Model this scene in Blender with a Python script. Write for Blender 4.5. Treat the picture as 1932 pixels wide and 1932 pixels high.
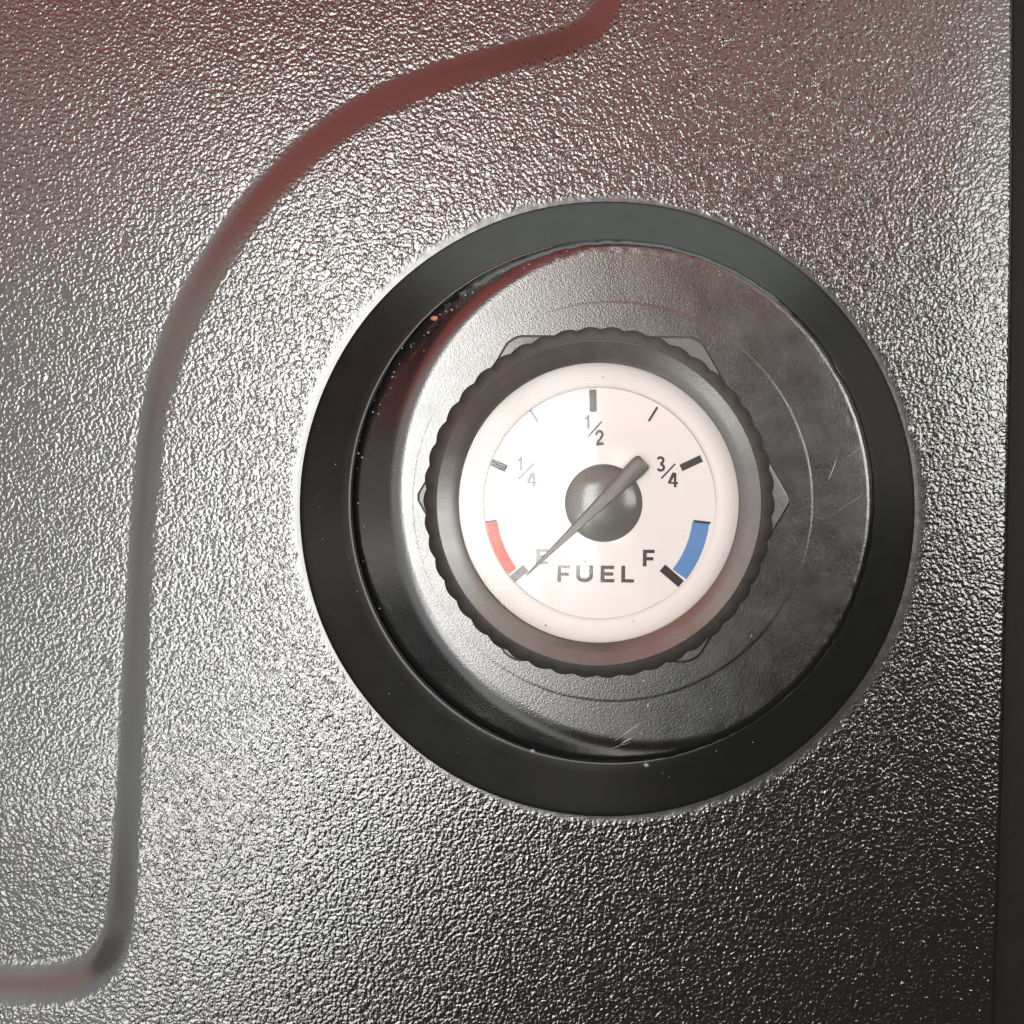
import bpy, bmesh, math, random
import numpy as np
from mathutils import Vector, Matrix

for o in list(bpy.data.objects):
    bpy.data.objects.remove(o)
SC = bpy.context.scene
COL = SC.collection
random.seed(7)
RNG = np.random.default_rng(11)

# ------------------------------------------------------------------ camera
PX = 0.146 / 1932.0          # metres on the panel per measured photo unit (1932 units = frame width)
CAM_H = 0.25
cam_d = bpy.data.cameras.new('camera')
cam = bpy.data.objects.new('camera', cam_d)
COL.objects.link(cam)
cam.location = (0, 0, CAM_H)
cam_d.sensor_width = 36
cam_d.lens = 36 * CAM_H / 0.146
cam_d.clip_start = 0.01
cam_d.clip_end = 20
SC.camera = cam

# ------------------------------------------------------------------ surroundings light: area lamps stand in for unseen windows, walls and a red cover
world = bpy.data.worlds.new('World')
SC.world = world
world.use_nodes = True
bg = world.node_tree.nodes['Background']
bg.inputs['Color'].default_value = (0.9, 1.0, 0.95, 1)
bg.inputs['Strength'].default_value = 0.03

def area(name, loc, size, radiance, color, target=None):
    L = bpy.data.lights.new(name, 'AREA')
    L.shape = 'RECTANGLE'
    L.size, L.size_y = size
    L.energy = radiance * math.pi * size[0] * size[1]
    L.color = color
    o = bpy.data.objects.new(name, L)
    COL.objects.link(o)
    o.location = loc
    if target is not None:
        d = Vector(target) - Vector(loc)
        o.rotation_euler = d.to_track_quat('-Z', 'Y').to_euler()
    return o

def ceiling(name, x0, x1, y0, y1, z, radiance, color):
    return area(name, ((x0+x1)/2, (y0+y1)/2, z), (x1-x0, y1-y0), radiance, color)

WARM = (1.0, 0.99, 0.955)
ceiling('window_light', -0.128, -0.005, -0.10, 0.17, 0.60, 24.0, WARM)
ceiling('window_lower_light', -0.235, -0.090, -0.225, -0.105, 0.60, 17.0, WARM)
ceiling('window_edge_light', 0.020, 0.055, -0.06, 0.09, 0.60, 8.0, (1.0, 0.98, 0.95))
ceiling('ceiling_light', 0.06, 0.19, -0.02, 0.12, 0.60, 0.45, (1.0, 0.96, 0.93))
ceiling('left_wall_light', -0.60, -0.135, -0.095, 0.09, 0.62, 2.6, (0.98, 1.0, 0.99))
ceiling('upper_left_wall_light', -0.56, -0.135, 0.095, 0.26, 0.62, 3.0, (1.0, 0.80, 0.75))
ceiling('left_wall_lower_light', -0.66, -0.22, -0.50, -0.10, 0.62, 2.3, (0.98, 1.0, 0.99))
ceiling('far_left_fill_light', -1.90, -0.67, -0.33, -0.13, 0.62, 2.0, (1.0, 0.98, 0.95))  # added fill, lifts the dark lower run of the groove
ceiling('groove_corner_fill_light', -1.25, -0.67, -0.12, 0.23, 0.62, 0.9, (1.0, 0.92, 0.88))  # added fill for the dark smudge at the groove's corner
ceiling('red_fill_light', -0.95, -0.61, 0.24, 0.46, 0.62, 1.2, (1.0, 0.30, 0.25))  # added dim red lamp, gives the groove corner a maroon reflection
ceiling('red_cover_light', -0.60, -0.01, 0.265, 0.64, 0.62, 2.8, (1.0, 0.23, 0.19))
ceiling('red_cover_edge_light', 0.0, 0.17, 0.13, 0.36, 0.62, 3.4, (1.0, 0.47, 0.42))
ceiling('brown_wall_light', 0.18, 0.60, 0.17, 0.60, 0.62, 3.2, (1.0, 0.84, 0.76))
ceiling('right_window_light', 0.230, 0.50, -0.015, 0.16, 0.60, 16.0, (1.0, 1.0, 0.95))
ceiling('lower_wall_light', -0.50, -0.13, -0.75, -0.22, 0.62, 2.6, (1.0, 1.0, 0.98))
ceiling('lower_edge_light', -0.05, 0.078, -0.150, -0.065, 0.60, 1.9, (1.0, 0.98, 0.95))
ceiling('floor_side_light', -0.12, 0.11, -1.2, -0.62, 0.62, 3.0, (1.0, 0.98, 0.95))
area('far_wall_light', (0.1, 1.3, 0.45), (2.2, 0.9), 2.6, (0.92, 1.0, 0.94), (0, 0, 0.1))
area('far_right_wall_light', (1.3, 0.45, 0.50), (0.9, 0.8), 0.9, (1.0, 0.98, 0.95), (0, 0.1, 0.1))

SC.view_settings.view_transform = 'Standard'
SC.view_settings.look = 'None'
SC.view_settings.exposure = 0.0
SC.view_settings.gamma = 1.0
SC.cycles.max_bounces = 8
SC.cycles.transparent_max_bounces = 8

# ------------------------------------------------------------------ helpers
def W(px, py, z=0.0):
    """Measured photo position -> place at height z seen there."""
    k = (CAM_H - z) / CAM_H
    return ((px - 966) * PX * k, (966 - py) * PX * k)

def K(z):
    return PX * (CAM_H - z) / CAM_H

def tag(o, label=None, cat=None, group=None, kind=None):
    if label: o['label'] = label
    if cat: o['category'] = cat
    if group: o['group'] = group
    if kind: o['kind'] = kind
    return o

def empty(name, loc):
    o = bpy.data.objects.new(name, None)
    COL.objects.link(o)
    o.location = loc
    o.empty_display_size = 0.01
    return o

def mesh_obj(name, verts, faces, m, parent=None, smooth=True, angle=None):
    me = bpy.data.meshes.new(name)
    me.from_pydata([tuple(v) for v in verts], [], faces)
    me.update()
    if smooth:
        me.shade_smooth()
        if angle is not None:
            me.set_sharp_from_angle(angle=math.radians(angle))
    me.materials.append(m)
    o = bpy.data.objects.new(name, me)
    COL.objects.link(o)
    if parent is not None:
        o.parent = parent
        # vertices are given in world space: undo the parent's offset
        off = Vector((0, 0, 0))
        p = parent
        while p is not None:
            off += p.location
            p = p.parent
        o.location = -off
    return o

def lathe(name, c, profile, m, parent=None, seg=256, rfun=None, zfun=None, angle=35, close=False):
    """profile: (r, z) list in metres, outside first."""
    V, F = [], []
    n = len(profile)
    for i in range(seg):
        a = 2*math.pi*i/seg
        for j, (r, z) in enumerate(profile):
            rr = rfun(j, a, r) if rfun else r
            zz = zfun(j, a, z) if zfun else z
            V.append((c[0]+rr*math.cos(a), c[1]+rr*math.sin(a), zz))
    for i in range(seg):
        k = (i+1) % seg
        for j in range(n-1):
            F.append((i*n+j, k*n+j, k*n+j+1, i*n+j+1))
        if close:
            F.append((i*n+n-1, k*n+n-1, k*n, i*n))
    # centre cap if profile ends on the axis
    return mesh_obj(name, V, F, m, parent, True, angle)

# ------------------------------------------------------------------ materials
def mat(name):
    m = bpy.data.materials.new(name)
    m.use_nodes = True
    nt = m.node_tree
    return m, nt, nt.nodes['Principled BSDF'], nt.links

def node(nt, t, **kw):
    n = nt.nodes.new(t)
    for k, v in kw.items():
        if k in n.inputs.keys():
            n.inputs[k].default_value = v
        else:
            setattr(n, k, v)
    return n

def math_node(nt, op, a, b=None, c=None, clamp=False):
    n = nt.nodes.new('ShaderNodeMath')
    n.operation = op
    n.use_clamp = clamp
    for i, v in enumerate((a, b, c)):
        if v is None: continue
        if isinstance(v, (int, float)): n.inputs[i].default_value = v
        else: nt.links.new(v, n.inputs[i])
    return n.outputs[0]

def ramp(nt, src, pts):
    r = nt.nodes.new('ShaderNodeValToRGB')
    el = r.color_ramp.elements
    el[0].position, el[0].color = pts[0][0], (*pts[0][1], 1)
    el[1].position, el[1].color = pts[-1][0], (*pts[-1][1], 1)
    for p, c in pts[1:-1]:
        e = el.new(p); e.color = (*c, 1)
    nt.links.new(src, r.inputs[0])
    return r.outputs[0]

# pebble-grained black plastic; the mesh attribute "grain" says where the mould is textured
def grained_plastic():
    m, nt, p, lk = mat('pebble_grained_black_plastic')
    tc = node(nt, 'ShaderNodeTexCoord')
    # slow warp so that the pebbles are irregular worms, not cells
    wn = node(nt, 'ShaderNodeTexNoise', Scale=1100.0, Detail=2.0, Roughness=0.5)
    lk.new(tc.outputs['Object'], wn.inputs['Vector'])
    sub = node(nt, 'ShaderNodeVectorMath', operation='SUBTRACT'); sub.inputs[1].default_value = (.5, .5, .5)
    lk.new(wn.outputs['Color'], sub.inputs[0])
    sc = node(nt, 'ShaderNodeVectorMath', operation='SCALE'); sc.inputs['Scale'].default_value = 0.0006
    lk.new(sub.outputs[0], sc.inputs[0])
    add = node(nt, 'ShaderNodeVectorMath', operation='ADD')
    lk.new(tc.outputs['Object'], add.inputs[0]); lk.new(sc.outputs[0], add.inputs[1])
    vo = node(nt, 'ShaderNodeTexVoronoi', feature='SMOOTH_F1', Scale=1900.0, Smoothness=0.55)
    lk.new(add.outputs[0], vo.inputs['Vector'])
    n2 = node(nt, 'ShaderNodeTexNoise', Scale=1850.0, Detail=1.0, Roughness=0.45)
    lk.new(add.outputs[0], n2.inputs['Vector'])
    inv = math_node(nt, 'SUBTRACT', 1.0, vo.outputs['Distance'])
    h = math_node(nt, 'ADD', math_node(nt, 'MULTIPLY', inv, 0.75), math_node(nt, 'MULTIPLY', n2.outputs['Fac'], 0.9))
    at = node(nt, 'ShaderNodeAttribute', attribute_name='grain')
    h = math_node(nt, 'MULTIPLY', h, at.outputs['Fac'])
    # very fine skin everywhere
    n3 = node(nt, 'ShaderNodeTexNoise', Scale=5200.0, Detail=2.0, Roughness=0.6)
    lk.new(tc.outputs['Object'], n3.inputs['Vector'])
    h = math_node(nt, 'ADD', h, math_node(nt, 'MULTIPLY', n3.outputs['Fac'], 0.035))
    b = node(nt, 'ShaderNodeBump', Strength=1.0, Distance=0.000073)
    lk.new(h, b.inputs['Height'])
    lk.new(b.outputs['Normal'], p.inputs['Normal'])
    p.inputs['Base Color'].default_value = (0.007, 0.0065, 0.006, 1)
    rg = math_node(nt, 'SUBTRACT', 0.22, math_node(nt, 'MULTIPLY', at.outputs['Fac'], 0.09))
    lk.new(rg, p.inputs['Roughness'])
    p.inputs['IOR'].default_value = 1.62
    return m

def black_plastic(name, col, rough, bump_scale=None, bump=0.0, ior=1.6, mottled=0.0, detail=2.0):
    m, nt, p, lk = mat(name)
    tc = node(nt, 'ShaderNodeTexCoord')
    p.inputs['Base Color'].default_value = (*col, 1)
    p.inputs['IOR'].default_value = ior
    n = node(nt, 'ShaderNodeTexNoise', Scale=260.0, Detail=5.0, Roughness=0.6)
    lk.new(tc.outputs['Object'], n.inputs['Vector'])
    r = math_node(nt, 'ADD', rough - 0.08, math_node(nt, 'MULTIPLY', n.outputs['Fac'], 0.16))
    lk.new(r, p.inputs['Roughness'])
    if mottled:
        c = ramp(nt, n.outputs['Fac'], [(0.3, tuple(v*(1-mottled) for v in col)), (0.7, tuple(v*(1+mottled) for v in col))])
        lk.new(c, p.inputs['Base Color'])
    if bump_scale:
        n2 = node(nt, 'ShaderNodeTexNoise', Scale=bump_scale, Detail=detail, Roughness=0.6)
        lk.new(tc.outputs['Object'], n2.inputs['Vector'])
        b = node(nt, 'ShaderNodeBump', Strength=1.0, Distance=bump)
        lk.new(n2.outputs['Fac'], b.inputs['Height'])
        lk.new(b.outputs['Normal'], p.inputs['Normal'])
    return m

M_PANEL = grained_plastic()
M_RIM = black_plastic('smooth_black_rubber', (0.005, 0.0052, 0.005), 0.36, 1200.0, 0.000012, 1.46)
M_FLANGE = black_plastic('satin_black_flange', (0.0045, 0.0045, 0.0045), 0.175, 4200.0, 0.000019, 1.62)
M_NUT = black_plastic('black_hex_plastic', (0.008, 0.008, 0.008), 0.33, 1500.0, 0.00003, 1.62)
M_KNURL = black_plastic('knurled_black_plastic', (0.024, 0.020, 0.018), 0.55, 1400.0, 0.00004, 1.5, 0.2)
M_BEZEL = black_plastic('matt_bezel_plastic', (0.040, 0.036, 0.033), 0.24, 4200.0, 0.000012, 1.58, 0.10)
M_TRIM = black_plastic('dark_trim', (0.005, 0.005, 0.0045), 0.5, 700.0, 0.00005, 1.18, 0.2)
M_HUB = black_plastic('glossy_grey_cap', (0.055, 0.053, 0.048), 0.17, 900.0, 0.00001, 1.42, 0.1)
M_NEEDLE = black_plastic('grey_needle', (0.040, 0.038, 0.035), 0.42, 1500.0, 0.00001, 1.5, 0.1)
M_BURR = black_plastic('scuffed_plastic', (0.10, 0.10, 0.095), 0.25, 2500.0, 0.00005, 1.6)
M_INK = black_plastic('black_print', (0.028, 0.024, 0.024), 0.5, None, 0, 1.45, 0.15)
M_RED = black_plastic('red_print', (0.56, 0.030, 0.008), 0.5, None, 0, 1.45, 0.05)
M_BLUE = black_plastic('blue_print', (0.07, 0.155, 0.32), 0.5, None, 0, 1.45, 0.05)
M_DIAL = black_plastic('white_dial_card', (0.48, 0.467, 0.46), 0.6, None, 0, 1.45, 0.01)
M_DIALRIM = black_plastic('milky_dial_rim', (0.49, 0.475, 0.465), 0.4, None, 0, 1.45, 0.015)
M_ORANGE = black_plastic('orange_crumb', (0.22, 0.10, 0.06), 0.6, 3000.0, 0.0001, 1.4)
M_DUST = black_plastic('pale_dust', (0.16, 0.15, 0.14), 0.8, 3000.0, 0.0001, 1.4)

def lens_mat():
    m = bpy.data.materials.new('clear_lens')
    m.use_nodes = True
    nt = m.node_tree
    nt.nodes.clear()
    out = nt.nodes.new('ShaderNodeOutputMaterial')
    tr = nt.nodes.new('ShaderNodeBsdfTransparent'); tr.inputs[0].default_value = (0.97, 0.965, 0.96, 1)
    gl = nt.nodes.new('ShaderNodeBsdfGlossy'); gl.inputs['Roughness'].default_value = 0.13
    fr = nt.nodes.new('ShaderNodeFresnel'); fr.inputs['IOR'].default_value = 1.45
    mx = nt.nodes.new('ShaderNodeMixShader')
    nt.links.new(fr.outputs[0], mx.inputs[0])
    nt.links.new(tr.outputs[0], mx.inputs[1]); nt.links.new(gl.outputs[0], mx.inputs[2])
    nt.links.new(mx.outputs[0], out.inputs[0])
    return m
M_LENS = lens_mat()
for m_ in (M_INK, M_RED, M_BLUE, M_DIAL):       # varnished print
    p_ = m_.node_tree.nodes['Principled BSDF']
    p_.inputs['Coat Weight'].default_value = 0.70
    p_.inputs['Coat Roughness'].default_value = 0.09
    p_.inputs['Coat IOR'].default_value = 1.45
    p_.inputs['Specular IOR Level'].default_value = 0.1

# ------------------------------------------------------------------ the grained panel
RING_C = W(1146, 960)
RING_R = 579.5 * PX
def edge_x(yw):                      # right-hand edge of the panel
    py = 966 - yw/PX
    t = np.clip(py/1932, -0.3, 1.3)
    return (1916 - 38*np.sign(t)*t*t - 966) * PX

GP = [(1185,-220),(1172,-90),(1157,-20),(1142,15),(1115,50),(1060,78),(980,97),(880,125),(760,165),(660,217),(580,277),
      (500,357),(440,432),(390,510),(350,585),(318,660),(297,730),(283,800),(273,900),(265,1000),(257,1150),(249,1300),
      (241,1450),(234,1600),(227,1720),(214,1780),(185,1826),(140,1850),(80,1860),(0,1858),(-120,1852),(-400,1846)]
def chaikin(p, n=3):
    for _ in range(n):
        q = [p[0]]
        for a, b in zip(p[:-1], p[1:]):
            q.append((.75*a[0]+.25*b[0], .75*a[1]+.25*b[1])); q.append((.25*a[0]+.75*b[0], .25*a[1]+.75*b[1]))
        q.append(p[-1]); p = q
    return p
gp = np.array(chaikin(GP, 2))

def groove_dist(px, py):
    """signed distance in photo units to the moulded step (positive on the gauge side) and half width there."""
    best = np.full(px.shape, 1e9); sg = np.zeros(px.shape); hw = np.zeros(px.shape)
    for a, b in zip(gp[:-1], gp[1:]):
        d = b - a; L2 = d@d
        t = np.clip(((px-a[0])*d[0] + (py-a[1])*d[1])/L2, 0, 1)
        qx, qy = a[0]+t*d[0], a[1]+t*d[1]
        dist = np.hypot(px-qx, py-qy)
        cr = d[0]*(py-qy) - d[1]*(px-qx)
        u = dist < best
        best = np.where(u, dist, best)
        sg = np.where(u, np.sign(-cr), sg)
        mid = qy
        w = np.interp(mid, [-100, 60, 300, 600, 760, 1000, 1700, 1780, 1850], [29, 31, 37, 35, 29, 27, 31, 35, 45])
        hw = np.where(u, w, hw)
    # inside the sunken field: crossing test against the closed outline
    ring = np.vstack([gp, [[-9000, gp[-1][1]], [-9000, -9000], [gp[0][0], -9000]]])
    ins = np.zeros(px.shape, bool)
    for a, b in zip(ring, np.roll(ring, -1, axis=0)):
        if a[1] == b[1]: continue
        c = (a[1] > py) != (b[1] > py)
        xi = a[0] + (py-a[1])*(b[0]-a[0])/(b[1]-a[1])
        ins ^= c & (px < xi)
    return np.where(ins, -best, best), hw

def sstep(t):
    t = np.clip(t, 0, 1)
    return t*t*(3-2*t)

def build_panel():
    step = 0.00030
    core = np.arange(-0.0765, 0.0765, step)
    xl = np.concatenate([np.linspace(-0.15, -0.078, 24), core])
    ys = np.concatenate([np.linspace(-0.15, -0.078, 24), core, np.linspace(0.078, 0.15, 24)])
    xl = xl[xl < 0.0645]
    us = np.linspace(0, 1, 46)
    Y = ys[:, None]
    ex = edge_x(Y)
    R_e = 0.0009
    inner = np.broadcast_to(xl[None, :], (len(ys), len(xl)))
    flat_end = ex - R_e
    band = 0.0645 + (flat_end - 0.0645)*us[None, :]
    # rolled edge
    th = np.linspace(0, math.pi/2, 9)[1:]
    roll_x = flat_end + R_e*np.sin(th)[None, :]
    wall = np.broadcast_to(ex, (len(ys), 3))
    X = np.concatenate([inner, band, roll_x, wall], axis=1)
    Yg = np.broadcast_to(Y, X.shape)
    Z = np.zeros(X.shape)
    n0 = inner.shape[1] + band.shape[1]
    Z[:, n0:n0+8] = -(R_e - R_e*np.cos(th))[None, :]
    Z[:, n0+8:] = (-R_e - np.array([0.002, 0.005, 0.009]))[None, :]
    px = X/PX + 966; py = 966 - Yg/PX
    d, hw = groove_dist(px, py)
    s = sstep((d + hw)/(2*hw))               # 0 in the sunken field, 1 on the gauge side
    depth = np.interp(py, [-1000, 0, 1000, 3000], [10, 10, 8.5, 8.5]) + 14*sstep((py-1440)/430)
    Z = Z + (s - 1)*depth*PX
    # gentle fall of the sheet towards its right edge and a faint waviness
    fall = np.clip((X - (ex - 0.010))/0.010, 0, 1)
    Z = Z - 0.00025*fall**2
    Z = Z + 0.00012*np.sin(X*55+1.0)*np.cos(Yg*47)
    jig = 0.05*np.sin(px*0.21 + py*0.13) + 0.05*np.sin(py*0.33 - px*0.17) + 0.08*np.sin(px*0.045 - py*0.031)
    g = 0.012 + 0.988*sstep((np.abs(d)/hw + 0.7*jig - 0.38)/0.85)
    # smooth turned lip round the hole
    rr = np.hypot(X-RING_C[0], Yg-RING_C[1]); an = np.arctan2(Yg-RING_C[1], X-RING_C[0])
    ph = RNG.uniform(0, 6.28, 30); fr_ = RNG.integers(9, 120, 30)
    wob = sum(np.sin(an*int(f)+p) for f, p in zip(fr_, ph))/5.5
    lipw = 0.0011 + 0.0004*np.sin(an*2+2.6) + 0.00016*wob
    t = (rr - RING_R)/lipw
    lip = sstep((1.5 - t)/1.1)
    g = g*(1 - 0.97*lip)
    rip = (np.sin(an*83)+np.sin(an*131+2)+np.sin(an*47+1))/3
    Z = Z + lip*0.000008*rip
    g[:, n0:] *= np.concatenate([np.linspace(1, 0.2, 8), [0.1, 0.1, 0.1]])[None, :]
    ny, nx = X.shape
    idx = np.arange(ny*nx).reshape(ny, nx)
    quads = np.stack([idx[:-1, :-1], idx[:-1, 1:], idx[1:, 1:], idx[1:, :-1]], -1).reshape(-1, 4)
    fd = (np.abs(d)/hw).reshape(-1)[quads].mean(1)
    fr = rr.reshape(-1)[quads].mean(1)
    ft = t.reshape(-1)[quads].mean(1)
    keep = fr > RING_R - 0.0030
    is_g = (fd < 1.0) & keep
    is_l = (ft < 1.2) & keep & ~is_g
    is_p = keep & ~is_g & ~is_l
    co = np.stack([X.reshape(-1), Yg.reshape(-1), Z.reshape(-1)], -1)
    gv = g.reshape(-1)
    # normals computed once over the full sheet so that the parts join without a seam
    P = co.reshape(ny, nx, 3)
    du = np.zeros_like(P); dv = np.zeros_like(P)
    du[:, 1:-1] = P[:, 2:]-P[:, :-2]; du[:, 0] = P[:, 1]-P[:, 0]; du[:, -1] = P[:, -1]-P[:, -2]
    dv[1:-1] = P[2:]-P[:-2]; dv[0] = P[1]-P[0]; dv[-1] = P[-1]-P[-2]
    N = np.cross(du, dv); N /= np.linalg.norm(N, axis=2, keepdims=True)+1e-20
    N = N.reshape(-1, 3)
    def emit(name, mask, parent):
        q = quads[mask]
        used, inv = np.unique(q, return_inverse=True)
        inv = inv.reshape(q.shape)
        me = bpy.data.meshes.new(name)
        me.vertices.add(len(used)); me.vertices.foreach_set('co', co[used].astype(np.float32).ravel())
        me.loops.add(q.size); me.loops.foreach_set('vertex_index', inv.astype(np.int32).ravel())
        me.polygons.add(len(q))
        me.polygons.foreach_set('loop_start', (np.arange(len(q))*4).astype(np.int32))
        me.update(calc_edges=True)
        a = me.attributes.new('grain', 'FLOAT', 'POINT')
        a.data.foreach_set('value', gv[used].astype(np.float32))
        me.shade_smooth()
        me.normals_split_custom_set_from_vertices([tuple(v) for v in N[used]])
        me.materials.append(M_PANEL)
        o = bpy.data.objects.new(name, me); COL.objects.link(o)
        o.parent = parent
        return o
    p = emit('instrument_panel', is_p, None)
    tag(p, 'black pebble-grained plastic panel with a curved moulded groove around the fuel gauge', 'panel')
    g_ = emit('groove', is_g, p); g_['label'] = 'smooth curved groove moulded into the grained panel'
    l_ = emit('hole_lip', is_l, p)
    return p
panel = build_panel()

# dark strip beyond the right edge
def build_trim():
    y0, y1 = -0.15, 0.15
    ny = 60
    V, F = [], []
    xs = [0.0, 0.0012, 0.004, 0.03, 0.10]
    zs = [-0.0105, -0.0098, -0.0096, -0.0097, -0.0100]
    for i in range(ny+1):
        y = y0+(y1-y0)*i/ny
        e = float(edge_x(np.array(y)))
        for x, z in zip(xs, zs):
            V.append((e-0.002+x, y, z + 0.0001*math.sin(y*200+x*90)))
        for x, z in zip(reversed(xs), reversed(zs)):
            V.append((e-0.002+x, y, z-0.002))
    n = 2*len(xs)
    for i in range(ny):
        for j in range(n):
            k = (j+1) % n
            F.append((i*n+j, i*n+k, (i+1)*n+k, (i+1)*n+j))
    o = mesh_obj('side_trim', V, F, M_TRIM, None, True, 40)
    tag(o, 'smooth dark strip lying lower beyond the right edge of the grained panel', 'trim')
build_trim()

# ------------------------------------------------------------------ mounting ring
mount = empty('mounting_ring', (*RING_C, 0))
tag(mount, 'wide black plastic mounting ring with worn flange that surrounds the round gauge', 'mounting ring')

rim_prof = [(43.85,-0.6),(43.85,0.25),(43.78,0.5),(43.6,0.72),(43.3,0.95),(42.5,1.5),(41.2,2.39),(39.9,3.27),(38.6,4.16),(37.6,4.84),(37.35,4.95),(37.2,4.9),(37.12,4.6),(37.1,2.0)]
rim_c = np.array(RING_C)
def rim_r(j, a, r):
    # the inner edge of the rim is turned slightly off centre
    return r
V, F = [], []
seg = 320; n = len(rim_prof)
ic = np.array(W(1153, 947, 0.0047)); oc = np.array(W(1146, 960, 0.001))
for i in range(seg):
    a = 2*math.pi*i/seg
    for r, z in rim_prof:
        t = np.clip((43.85-r)/(43.85-37.1), 0, 1)
        c = oc*(1-t)+ic*t
        rr = r/1000*(CAM_H - z/1000)/CAM_H
        rr *= 1 + 0.0006*math.sin(3*a+1) + 0.0004*math.sin(11*a)*(1-t)
        V.append((c[0]+rr*math.cos(a), c[1]+rr*math.sin(a), z/1000))
for i in range(seg):
    k = (i+1) % seg
    for j in range(n-1):
        F.append((i*n+j, k*n+j, k*n+j+1, i*n+j+1))
rim = mesh_obj('rubber_rim', V, F, M_RIM, mount, True, 50)

# flange: flat inside, falling away towards a ragged outer edge
FC = W(1154, 946, 0.0045)
fl = []
def shoulder(ang):
    """radius (photo units) at which the flat land ends; set off centre to imitate a shadow crescent at left"""
    b_ = 68*math.cos(ang) + 16*math.sin(ang)  # outline shaped so the fall reads as the rim's shadow crescent
    return b_ + math.sqrt(max(462**2 - (68**2+16**2) + b_*b_, 1.0))
def fl_z(rpx, ang=math.pi):
    # flat land, a short rounded shoulder, then a straight fall of about 26 degrees
    s0 = shoulder(ang)
    z = 7.0
    if rpx > s0:
        t = min(rpx-s0, 34)
        z -= 0.5*t*t/34*PX*1000*0.50
        if rpx > s0+34: z -= (rpx-s0-34)*0.50*PX*1000
    z -= 2.2*max(0.0, (rpx-478)/10)**2*0.25
    if rpx < 377: z += 0.009
    return z/1000
rs = [488.5, 487.5, 486, 483, 479, 474, 468] + list(range(464, 378, -3)) + [377.4, 376.6, 372, 366, 360, 350, 343, 335, 325, 310, 290]
prof = [(488.5*PX*0.985, 0.0012)] + [(r*K(fl_z(r)), fl_z(r)) for r in rs]
nseg = 420
edge_noise = RNG.normal(0, 1, nseg)
edge_noise = (edge_noise + np.roll(edge_noise, 1))*0.5
big = np.zeros(nseg)
for c_, w_, h_ in [(35, 3, -3.0), (128, 3, -2.2), (150, 2, -2.5), (170, 2, 1.5), (330, 2, 1.6), (365, 4, -1.5), (60, 2, 1.3)]:
    big += h_*np.exp(-((np.arange(nseg)-c_*nseg/420)/w_)**2)
rough_at = np.zeros(nseg)
for i in range(nseg):
    a = 360*i/nseg
    rough_at[i] = 0.5 + 1.6*math.exp(-((a-115)/28)**2) + 1.2*math.exp(-((a-328)/8)**2) + 0.9*math.exp(-((a-145)/14)**2)
nm = RNG.normal(0, 1, (nseg, 8))
def f_r(j, a, r):
    i = int(round(a/(2*math.pi)*nseg)) % nseg
    if 1 <= j <= 4: return r + (edge_noise[i]*rough_at[i]*0.8 + big[i])*PX*(1.0 if j < 3 else 0.5)
    return r
def f_z(j, a, z):
    if j > 0: z = fl_z(rs[j-1], a)
    i = int(round(a/(2*math.pi)*nseg)) % nseg
    if 2 <= j <= 7: return z + nm[i, j]*rough_at[i]*0.00003*(1.2 if j < 5 else 0.6)
    return z
flange = lathe('flange', FC, prof, M_FLANGE, mount, nseg, f_r, f_z, 60)

def flange_surface(px, py):
    r = math.hypot(px-1154, py-946)
    return fl_z(r, math.atan2(946-py, px-1154))

def burr(name, pts, w, h, m, parent, lift=0.0):
    """raised scuff: a little ridge along pts (photo units)."""
    V, F = [], []
    n = len(pts)
    for i, (x, y) in enumerate(pts):
        a = pts[max(0, i-1)]; b = pts[min(n-1, i+1)]
        dx, dy = b[0]-a[0], b[1]-a[1]
        L = math.hypot(dx, dy) or 1
        nx, ny = -dy/L, dx/L
        z = flange_surface(x, y)
        ww = w*(0.35+0.65*math.sin(math.pi*(i+0.5)/n))*(0.8+0.4*random.random())
        for s, hh in ((-1, -0.05), (-0.45, h), (0.45, h*0.9), (1, -0.05)):
            wx, wy = W(x+nx*ww*s, y+ny*ww*s, z)
            V.append((wx, wy, z + hh/1000))
    for i in range(n-1):
        for j in range(3):
            F.append((i*4+j, i*4+j+1, (i+1)*4+j+1, (i+1)*4+j))
    F.append((0, 1, 2, 3)); F.append(tuple((n-1)*4+q for q in (3, 2, 1, 0)))
    return mesh_obj(name, V, F, m, parent, True, 60)

def line(a, b, n, jit=0.6):
    return [(a[0]+(b[0]-a[0])*i/(n-1)+random.uniform(-jit, jit), a[1]+(b[1]-a[1])*i/(n-1)+random.uniform(-jit, jit)) for i in range(n)]

for a, b, w in [((1160,1398),(1219,1358),2.0), ((1171,1404),(1196,1390),2.4), ((1206,1386),(1212,1382),2.2), ((1150,1413),(1190,1400),1.2),
                ((1223,1327),(1221,1334),2.0), ((1600,862),(1640,832),1.1), ((1566,975),(1640,925),0.9), ((1146,607),(1154,584),1.0), ((1577,868),(1564,905),0.8),
                ((1008,1416),(1004,1417),3.0), ((930,1335),(928,1333),1.5)]:
    burr('scratch', line(a, b, 7), w, 0.08, M_BURR, flange)

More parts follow.
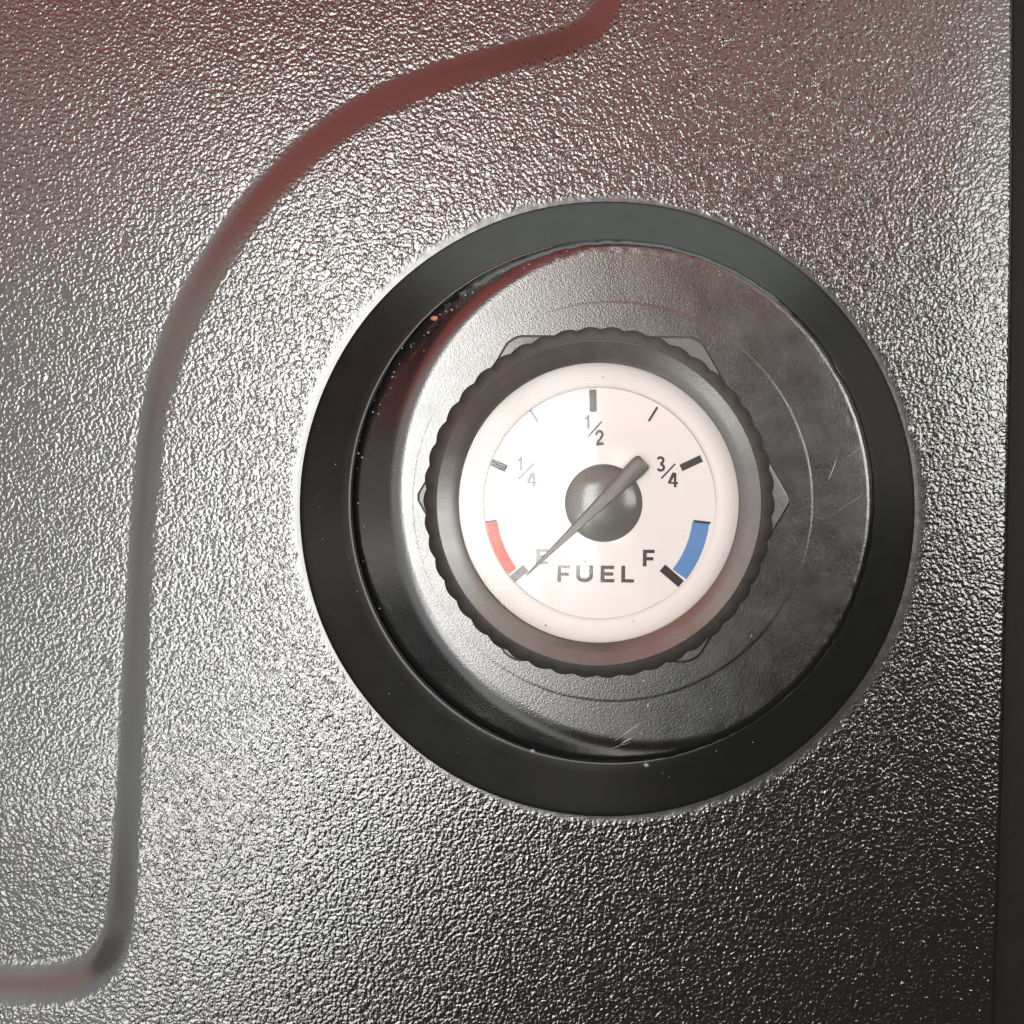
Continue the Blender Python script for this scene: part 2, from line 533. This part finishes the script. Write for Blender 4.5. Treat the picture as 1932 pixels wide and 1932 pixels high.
def crumb(name, px, py, z, r, m, parent):
    bm = bmesh.new()
    bmesh.ops.create_icosphere(bm, subdivisions=2, radius=1)
    for v in bm.verts:
        k = 1+random.uniform(-.25, .25)
        v.co = Vector((v.co.x*k*r*PX, v.co.y*k*r*PX*0.8, v.co.z*k*r*PX*0.6))
    x, y = W(px, py, z)
    off = Vector((0, 0, 0)); p = parent
    while p is not None:
        off += p.location; p = p.parent
    me = bpy.data.meshes.new(name); bm.to_mesh(me); bm.free()
    me.shade_smooth(); me.materials.append(m)
    o = bpy.data.objects.new(name, me); COL.objects.link(o)
    o.parent = parent
    o.location = Vector((x, y, z)) - off
    return o
cr = crumb('dirt_crumb', 820, 601, flange_surface(820, 601)+0.0001, 7, M_ORANGE, flange)
cr['label'] = 'orange crumb of dirt on the flange edge'
crumb('dirt_crumb', 1005, 1417, 0.0049, 4.5, M_DUST, flange)
crumb('dirt_crumb', 1542, 880, flange_surface(1542, 880), 4.5, M_RIM, flange)
for k in range(90):
    a = random.gauss(125, 32) if k < 72 else random.uniform(0, 360)
    r = random.uniform(468, 488) if k < 72 else random.uniform(340, 485)
    x, y = 1154+r*math.cos(math.radians(a)), 946-r*math.sin(math.radians(a))
    crumb('dust_speck', x, y, flange_surface(x, y), random.uniform(0.8, 2.6 if k < 72 else 1.6), M_DUST if random.random() < .6 else M_BURR, flange)

for k in range(26):
    a = random.uniform(0, 2*math.pi); q = random.uniform(0.12, 0.9)
    r = 579-91*q
    x, y = 1147+r*math.cos(a), 957+r*math.sin(a)
    crumb('dust_speck', x, y, 0.0008+0.0043*q, random.uniform(0.7, 1.6), M_DUST if random.random() < .5 else M_BURR, rim)
crumb('dirt_crumb', 1219, 1443, 0.0050, 6, M_BURR, rim)
# ------------------------------------------------------------------ the gauge
gauge = empty('fuel_gauge', (*W(1130, 948, 0.0075), 0.007))
tag(gauge, 'round fuel gauge with white dial, grey needle and black bezel', 'gauge')

# hex nut with clipped corners
def hexnut():
    c = (1139, 941); R = 354.0
    outline = []
    for k in range(6):
        a = math.radians(60*k - 0.5)
        a0, a1 = math.radians(60*(k-1)-0.5), math.radians(60*(k+1)-0.5)
        v = np.array([math.cos(a), math.sin(a)])*R
        p0 = np.array([math.cos(a0), math.sin(a0)])*R; p1 = np.array([math.cos(a1), math.sin(a1)])*R
        cut = 0.022 if k in (0, 3) else 0.055
        A = v+(p0-v)*cut; B = v+(p1-v)*cut
        for t in np.linspace(0, 1, 6):
            outline.append((1-t)**2*A + 2*t*(1-t)*(v*0.99) + t*t*B)
    n = len(outline); V, F = [], []
    levels = [(1.004, 6.9), (1.0, 7.55), (0.996, 7.62), (0.988, 7.64), (0.80, 7.64)]
    for s, z in levels:
        for q in outline:
            x, y = W(c[0]+q[0]*s, c[1]-q[1]*s, z/1000)
            V.append((x, y, z/1000))
    for l in range(len(levels)-1):
        for i in range(n):
            k = (i+1) % n
            F.append((l*n+i, l*n+k, (l+1)*n+k, (l+1)*n+i))
    return mesh_obj('hex_nut', V, F, M_NUT, gauge, True, 40)
hexnut()

# knurled ring
NK = 46
def knurl():
    prof = [(328, 7.45), (329.5, 7.7), (330, 9.4), (328, 10.2), (322, 10.8), (316, 11.3), (309, 11.6), (307, 11.65), (303, 11.6)]
    seg = NK*12; V, F = [], []
    n = len(prof)
    amp = [3.2, 3.6, 3.6, 3.2, 2.0, 0.8, 0.1, 0, 0]
    for i in range(seg):
        a = 2*math.pi*i/seg
        s = math.cos(NK*a + 0.6)
        sc = (abs(math.cos((NK*a+0.6)/2)))      # pointed valleys, round lobes
        wob = 0.7*math.sin(5*a)+0.6*math.sin(9*a+1)
        for j, (r, z) in enumerate(prof):
            zz = z/1000
            rr = r + amp[j]*(1.4*sc-0.95) + wob*(amp[j]/6)
            x, y = W(1130+rr*math.cos(a), 948.5-rr*math.sin(a), zz)
            V.append((x, y, zz))
    for i in range(seg):
        k = (i+1) % seg
        for j in range(n-1):
            F.append((k*n+j, i*n+j, i*n+j+1, k*n+j+1))
    return mesh_obj('knurled_ring', V, F, M_KNURL, gauge, True, 60)
knurl()

def plathe(name, cx, cy, prof, m, parent, seg=256, angle=40, cap=False):
    """lathe in photo units, prof = (r in photo units, z mm)"""
    V, F = [], []
    n = len(prof)
    for i in range(seg):
        a = 2*math.pi*i/seg
        for r, z in prof:
            x, y = W(cx+r*math.cos(a), cy+r*math.sin(a), z/1000)
            V.append((x, y, z/1000))
    for i in range(seg):
        k = (i+1) % seg
        for j in range(n-1):
            F.append((k*n+j, i*n+j, i*n+j+1, k*n+j+1))
    if cap:
        F.append(tuple(i*n+n-1 for i in range(seg))[::-1])
    return mesh_obj(name, V, F, m, parent, True, angle)

plathe('bezel', 1130, 948.5, [(304,11.2),(307.5,11.5),(308.2,12.15),(307.4,12.30),(305.6,12.36),(300,12.23),(285,11.89),(266.5,11.47),(264.4,11.38),(263.6,11.2),(263.5,10.6)], M_BEZEL, gauge, 256, 18)

# dial
def dz(px, py):
    """height of the slightly domed dial card, mm"""
    r2 = ((px-1128)**2 + (py-953)**2)/215.0**2
    return 8.30 + 0.80*(1 - r2) + 0.030*(px-1128)*PX*1000
def build_dial():
    V, F = [], []
    seg, rings = 128, 26
    for k in range(rings):
        r = 222*(1-k/rings)
        for i in range(seg):
            a = 2*math.pi*i/seg
            x, y = 1128+r*math.cos(a), 953+r*math.sin(a)
            z = dz(x, y)/1000
            V.append((*W(x, y, z), z))
    for k in range(rings-1):
        for i in range(seg):
            n_ = (i+1) % seg
            F.append((k*seg+n_, k*seg+i, (k+1)*seg+i, (k+1)*seg+n_))
    z = dz(1128, 953)/1000
    V.append((*W(1128, 953, z), z))
    for i in range(seg):
        F.append(((rings-1)*seg+(i+1) % seg, (rings-1)*seg+i, len(V)-1))
    return mesh_obj('dial', V, F, M_DIAL, gauge, True)
dial = build_dial()
plathe('dial_rim', 1130, 949, [(264.5,11.0),(262,10.6),(257,10.1),(248,9.6),(238,9.2),(229,8.95),(222,8.8),(218,8.55),(217,7.8)], M_DIALRIM, gauge, 200, 60)

DZ, DT = 0.03, 0.03                    # print lies on the card
def poly(name, pts, m, z=DZ, th=DT, parent=dial):
    n = len(pts); V, F = [], []
    for up in (z-0.06, z+th):
        for x, y in pts:
            zz = dz(x, y)+up
            wx, wy = W(x, y, zz/1000); V.append((wx, wy, zz/1000))
    F.append(tuple(range(n, 2*n))[::-1]); F.append(tuple(range(n)))
    for i in range(n):
        k = (i+1) % n
        F.append((i, n+i, n+k, k))
    o = mesh_obj(name, V, F, m, parent, False)
    bm = bmesh.new(); bm.from_mesh(o.data); bmesh.ops.recalc_face_normals(bm, faces=bm.faces); bm.to_mesh(o.data); bm.free()
    return o

def ribbon(name, pts, w, m=M_INK):
    n = len(pts); Lp, Rp = [], []
    for i in range(n):
        a = pts[max(0, i-1)]; b = pts[min(n-1, i+1)]
        d = np.array([b[0]-a[0], b[1]-a[1]], float); L = np.hypot(*d)
        nx = np.array([-d[1], d[0]])/L
        sc = 1.0
        if 0 < i < n-1:
            d1 = np.array(pts[i])-np.array(pts[i-1]); d1 = d1/np.hypot(*d1)
            n1 = np.array([-d1[1], d1[0]])
            sc = 1/max(0.5, float(n1@nx))
        p = np.array(pts[i])
        Lp.append(p+nx*w/2*sc); Rp.append(p-nx*w/2*sc)
    V, F = [], []
    for up in (DZ-0.06, DZ+DT):
        for q in Lp+Rp:
            zz = dz(q[0], q[1])+up
            x, y = W(q[0], q[1], zz/1000); V.append((x, y, zz/1000))
    m2 = 2*n
    for i in range(n-1):
        F.append((m2+i, m2+i+1, m2+n+i+1, m2+n+i))
        F.append((i, n+i, n+i+1, i+1))
        F.append((i, i+1, m2+i+1, m2+i))
        F.append((n+i+1, n+i, m2+n+i, m2+n+i+1))
    F.append((0, m2, m2+n, n)); F.append((n-1, 2*n-1, m2+2*n-1, m2+n-1))
    o = mesh_obj(name, V, F, m, dial, False)
    bm = bmesh.new(); bm.from_mesh(o.data); bmesh.ops.recalc_face_normals(bm, faces=bm.faces); bm.to_mesh(o.data); bm.free()
    return o

DC = (1121, 960)
def pol(r, deg):                      # deg clockwise from 12 o'clock
    a = math.radians(deg)
    return (DC[0]+r*math.sin(a), DC[1]-r*math.cos(a))
def tick(name, deg, r0, r1, w):
    a = math.radians(deg); t = (math.cos(a)*w/2, math.sin(a)*w/2)
    p0, p1 = pol(r0, deg), pol(r1, deg)
    return poly(name, [(p0[0]-t[0], p0[1]-t[1]), (p1[0]-t[0], p1[1]-t[1]), (p1[0]+t[0], p1[1]+t[1]), (p0[0]+t[0], p0[1]+t[1])], M_INK, DZ+0.02)
tick('tick_mark', -0.6, 183, 225, 13.5)
tick('tick_mark', -65.5, 182, 224, 13.5)
tick('tick_mark', 64.8, 181, 224, 13.5)
tick('tick_mark', -32.9, 195, 229, 4.6)
tick('tick_mark', 31.9, 195, 226, 4.6)
tick('tick_mark', 130.8, 170, 217, 16)
tick('tick_mark', -130.8, 170, 217, 16)
tick('tick_mark', 97.0, 189, 221, 4.6)
tick('tick_mark', -97.0, 186, 216, 4.6)
def band(name, a0, a1, r0, r1, m, lab):
    V = []
    N_ = 18
    o = ribbon(name, [pol((r0+r1)/2, a0+(a1-a0)*i/N_) for i in range(N_+1)], r1-r0, m)
    o['label'] = lab
    return o
band('colour_band', 97.6, 127.5, 187, 219, M_BLUE, 'blue arc beside the letter F')
band('colour_band', -97.6, -127.5, 184, 215, M_RED, 'red arc beside the letter E')

# letters
def rectletter(x, y, w, h, t, kind, rot=0.0):
    P = {'F': [(0,0),(w,0),(w,t*.88),(t,t*.88),(t,h*.44),(w*.9,h*.44),(w*.9,h*.44+t*.88),(t,h*.44+t*.88),(t,h),(0,h)],
         'E': [(0,0),(w,0),(w,t*.88),(t,t*.88),(t,h*.5-t*.44),(w*.93,h*.5-t*.44),(w*.93,h*.5+t*.44),(t,h*.5+t*.44),(t,h-t*.88),(w*1.03,h-t*.88),(w*1.03,h),(0,h)],
         'L': [(0,0),(t,0),(t,h-t*.88),(w,h-t*.88),(w,h),(0,h)]}[kind]
    c, s = math.cos(rot), math.sin(rot)
    poly('letter', [(x+a*c-b*s, y+a*s+b*c) for a, b in P], M_INK)
tilt = math.radians(0.9)
rectletter(1052, 1066, 24.5, 31.5, 7.2, 'F', tilt)
def U(x, y, w, h, t):
    pts = [(x+t/2, y), (x+t/2, y+h*.6)]
    r = w/2-t/2
    for k in range(1, 10):
        a = math.pi - math.pi*k/10
        pts.append((x+w/2+r*math.cos(a), y+h*.6+(h*.4-t/2)*math.sin(a)))
    pts += [(x+w-t/2, y+h*.6), (x+w-t/2, y)]
    ribbon('letter', pts, t)
U(1087, 1066.3, 32, 32.5, 7.2)
rectletter(1133.5, 1067, 25.5, 31.5, 7.2, 'E', tilt)
rectletter(1172.5, 1067.4, 24, 31.5, 7.2, 'L', tilt)
rectletter(1213.2, 1037, 22, 31.5, 7.2, 'F', tilt)
rectletter(1012, 1035, 22.5, 30, 7.0, 'E', tilt)

def one(x, y, h):
    poly('numeral', [(x, y+h*.24), (x+h*.16, y+h*.18), (x+h*.22, y), (x+h*.36, y), (x+h*.36, y+h), (x+h*.20, y+h), (x+h*.20, y+h*.34), (x, y+h*.36)], M_INK)
def two(x, y, w, h, t):
    pts = [(x+t*.4, y+h*.34)]
    r = w/2-t/2
    for k in range(0, 9):
        a = math.radians(190+ (210*k/8))
        pts.append((x+w/2+r*math.cos(a), y+h*.30+(h*.30-t/2)*math.sin(a)))
    pts += [(x+w*.62, y+h*.60), (x+w*.30, y+h*.80), (x+t*.62, y+h-t/2), (x+w, y+h-t/2)]
    ribbon('numeral', pts, t)
def three(x, y, w, h, t):
    pts = []
    r = w/2-t/2
    for k in range(9):
        a = math.radians(200+ (235*k/8))
        pts.append((x+w*.47+r*.92*math.cos(a), y+h*.27+(h*.27-t/2)*math.sin(a)))
    for k in range(10):
        a = math.radians(-80 + (240*k/9))
        pts.append((x+w*.5+r*math.cos(a), y+h*.73+(h*.27-t/2)*math.sin(a)))
    ribbon('numeral', pts, t)
def four(x, y, w, h, t):
    ribbon('numeral', [(x+w*.72, y+h), (x+w*.72, y+t*.2), (x+w*.60, y+t*.3), (x+t*.45, y+h*.69), (x+w, y+h*.72)], t)
def slash(a, b, w=3.2):
    ribbon('slash', [a, b], w)
one(1102.5, 782, 27); slash((1109.5, 824), (1135, 795.5)); two(1123, 811, 16, 28.5, 4.6)
one(976, 861, 27); slash((978, 904), (1008, 874)); four(994, 891, 18.5, 28, 4.4)
three(1238.5, 860.5, 16.5, 29.5, 4.6); slash((1247.5, 903), (1274, 875)); four(1260.5, 891.5, 18.5, 28, 4.8)

# hub cap and needle
hub_prof = [(73.5, 8.5)]
for k in range(0, 11):
    a = math.pi/2*k/10*0.97
    hub_prof.append((73.5*math.cos(a) if k else 73.5, 9.15 + 1.15*math.sin(a)))
plathe('hub_cap', 1139, 949, hub_prof, M_HUB, gauge, 128, 60, True)

def needle():
    a = np.array([1215.5, 869.0]); b = np.array([992.5, 1086.0])
    d = (b-a); L = np.hypot(*d); u = d/L; nrm = np.array([-u[1], u[0]])
    st = [(0.0, 11.5), (0.008, 15.5), (0.022, 17.3), (0.05, 18), (0.12, 17.2), (0.30, 13.2), (0.48, 9.6), (0.56, 8.4), (0.70, 5.9), (0.85, 3.8), (0.97, 2.0), (1.0, 1.2)]
    V, F = [], []
    sec = [(-1, 9.95), (-1, 10.40), (-0.80, 10.52), (0.62, 10.52), (1, 10.34), (1, 9.95)]
    ns = len(sec)
    for t, w in st:
        for s, z in sec:
            zz = (z + (0.12 if t < 0.5 else 0.0))/1000 - max(0, t-0.5)*0.0006
            p = a+u*L*t + nrm*w*s
            x, y = W(p[0], p[1], zz)
            V.append((x, y, zz))
    for i in range(len(st)-1):
        for j in range(ns):
            k = (j+1) % ns
            F.append((i*ns+j, i*ns+k, (i+1)*ns+k, (i+1)*ns+j))
    F.append(tuple(range(ns))[::-1]); F.append(tuple((len(st)-1)*ns+j for j in range(ns)))
    o = mesh_obj('needle', V, F, M_NEEDLE, gauge, True, 25)
    bm = bmesh.new(); bm.from_mesh(o.data); bmesh.ops.recalc_face_normals(bm, faces=bm.faces); bm.to_mesh(o.data); bm.free()
needle()

# clear domed lens
lens_prof = []
for k in range(0, 25):
    r = 264.5*(1-k/24)
    lens_prof.append((max(r, 2.0), 11.55 + 0.12*(1-(r/264.5)**2)))
lens = plathe('lens', 1130, 948.5, lens_prof, M_LENS, gauge, 160, 60, True)
for v in lens.data.vertices:                      # added tilt keeps the window's glare off the red arc
    v.co.z -= 0.015*(v.co.x - W(1130, 948, 0.0115)[0])

for px_, py_, r_ in [(1030,1180,2.2),(1195,1172,1.4),(1104,1060,1.6),(1137,712,1.5),(1100,1168,1.2),(1290,1010,1.0)]:
    crumb('dust_speck', px_, py_, 0.01168, r_, M_DUST, lens)
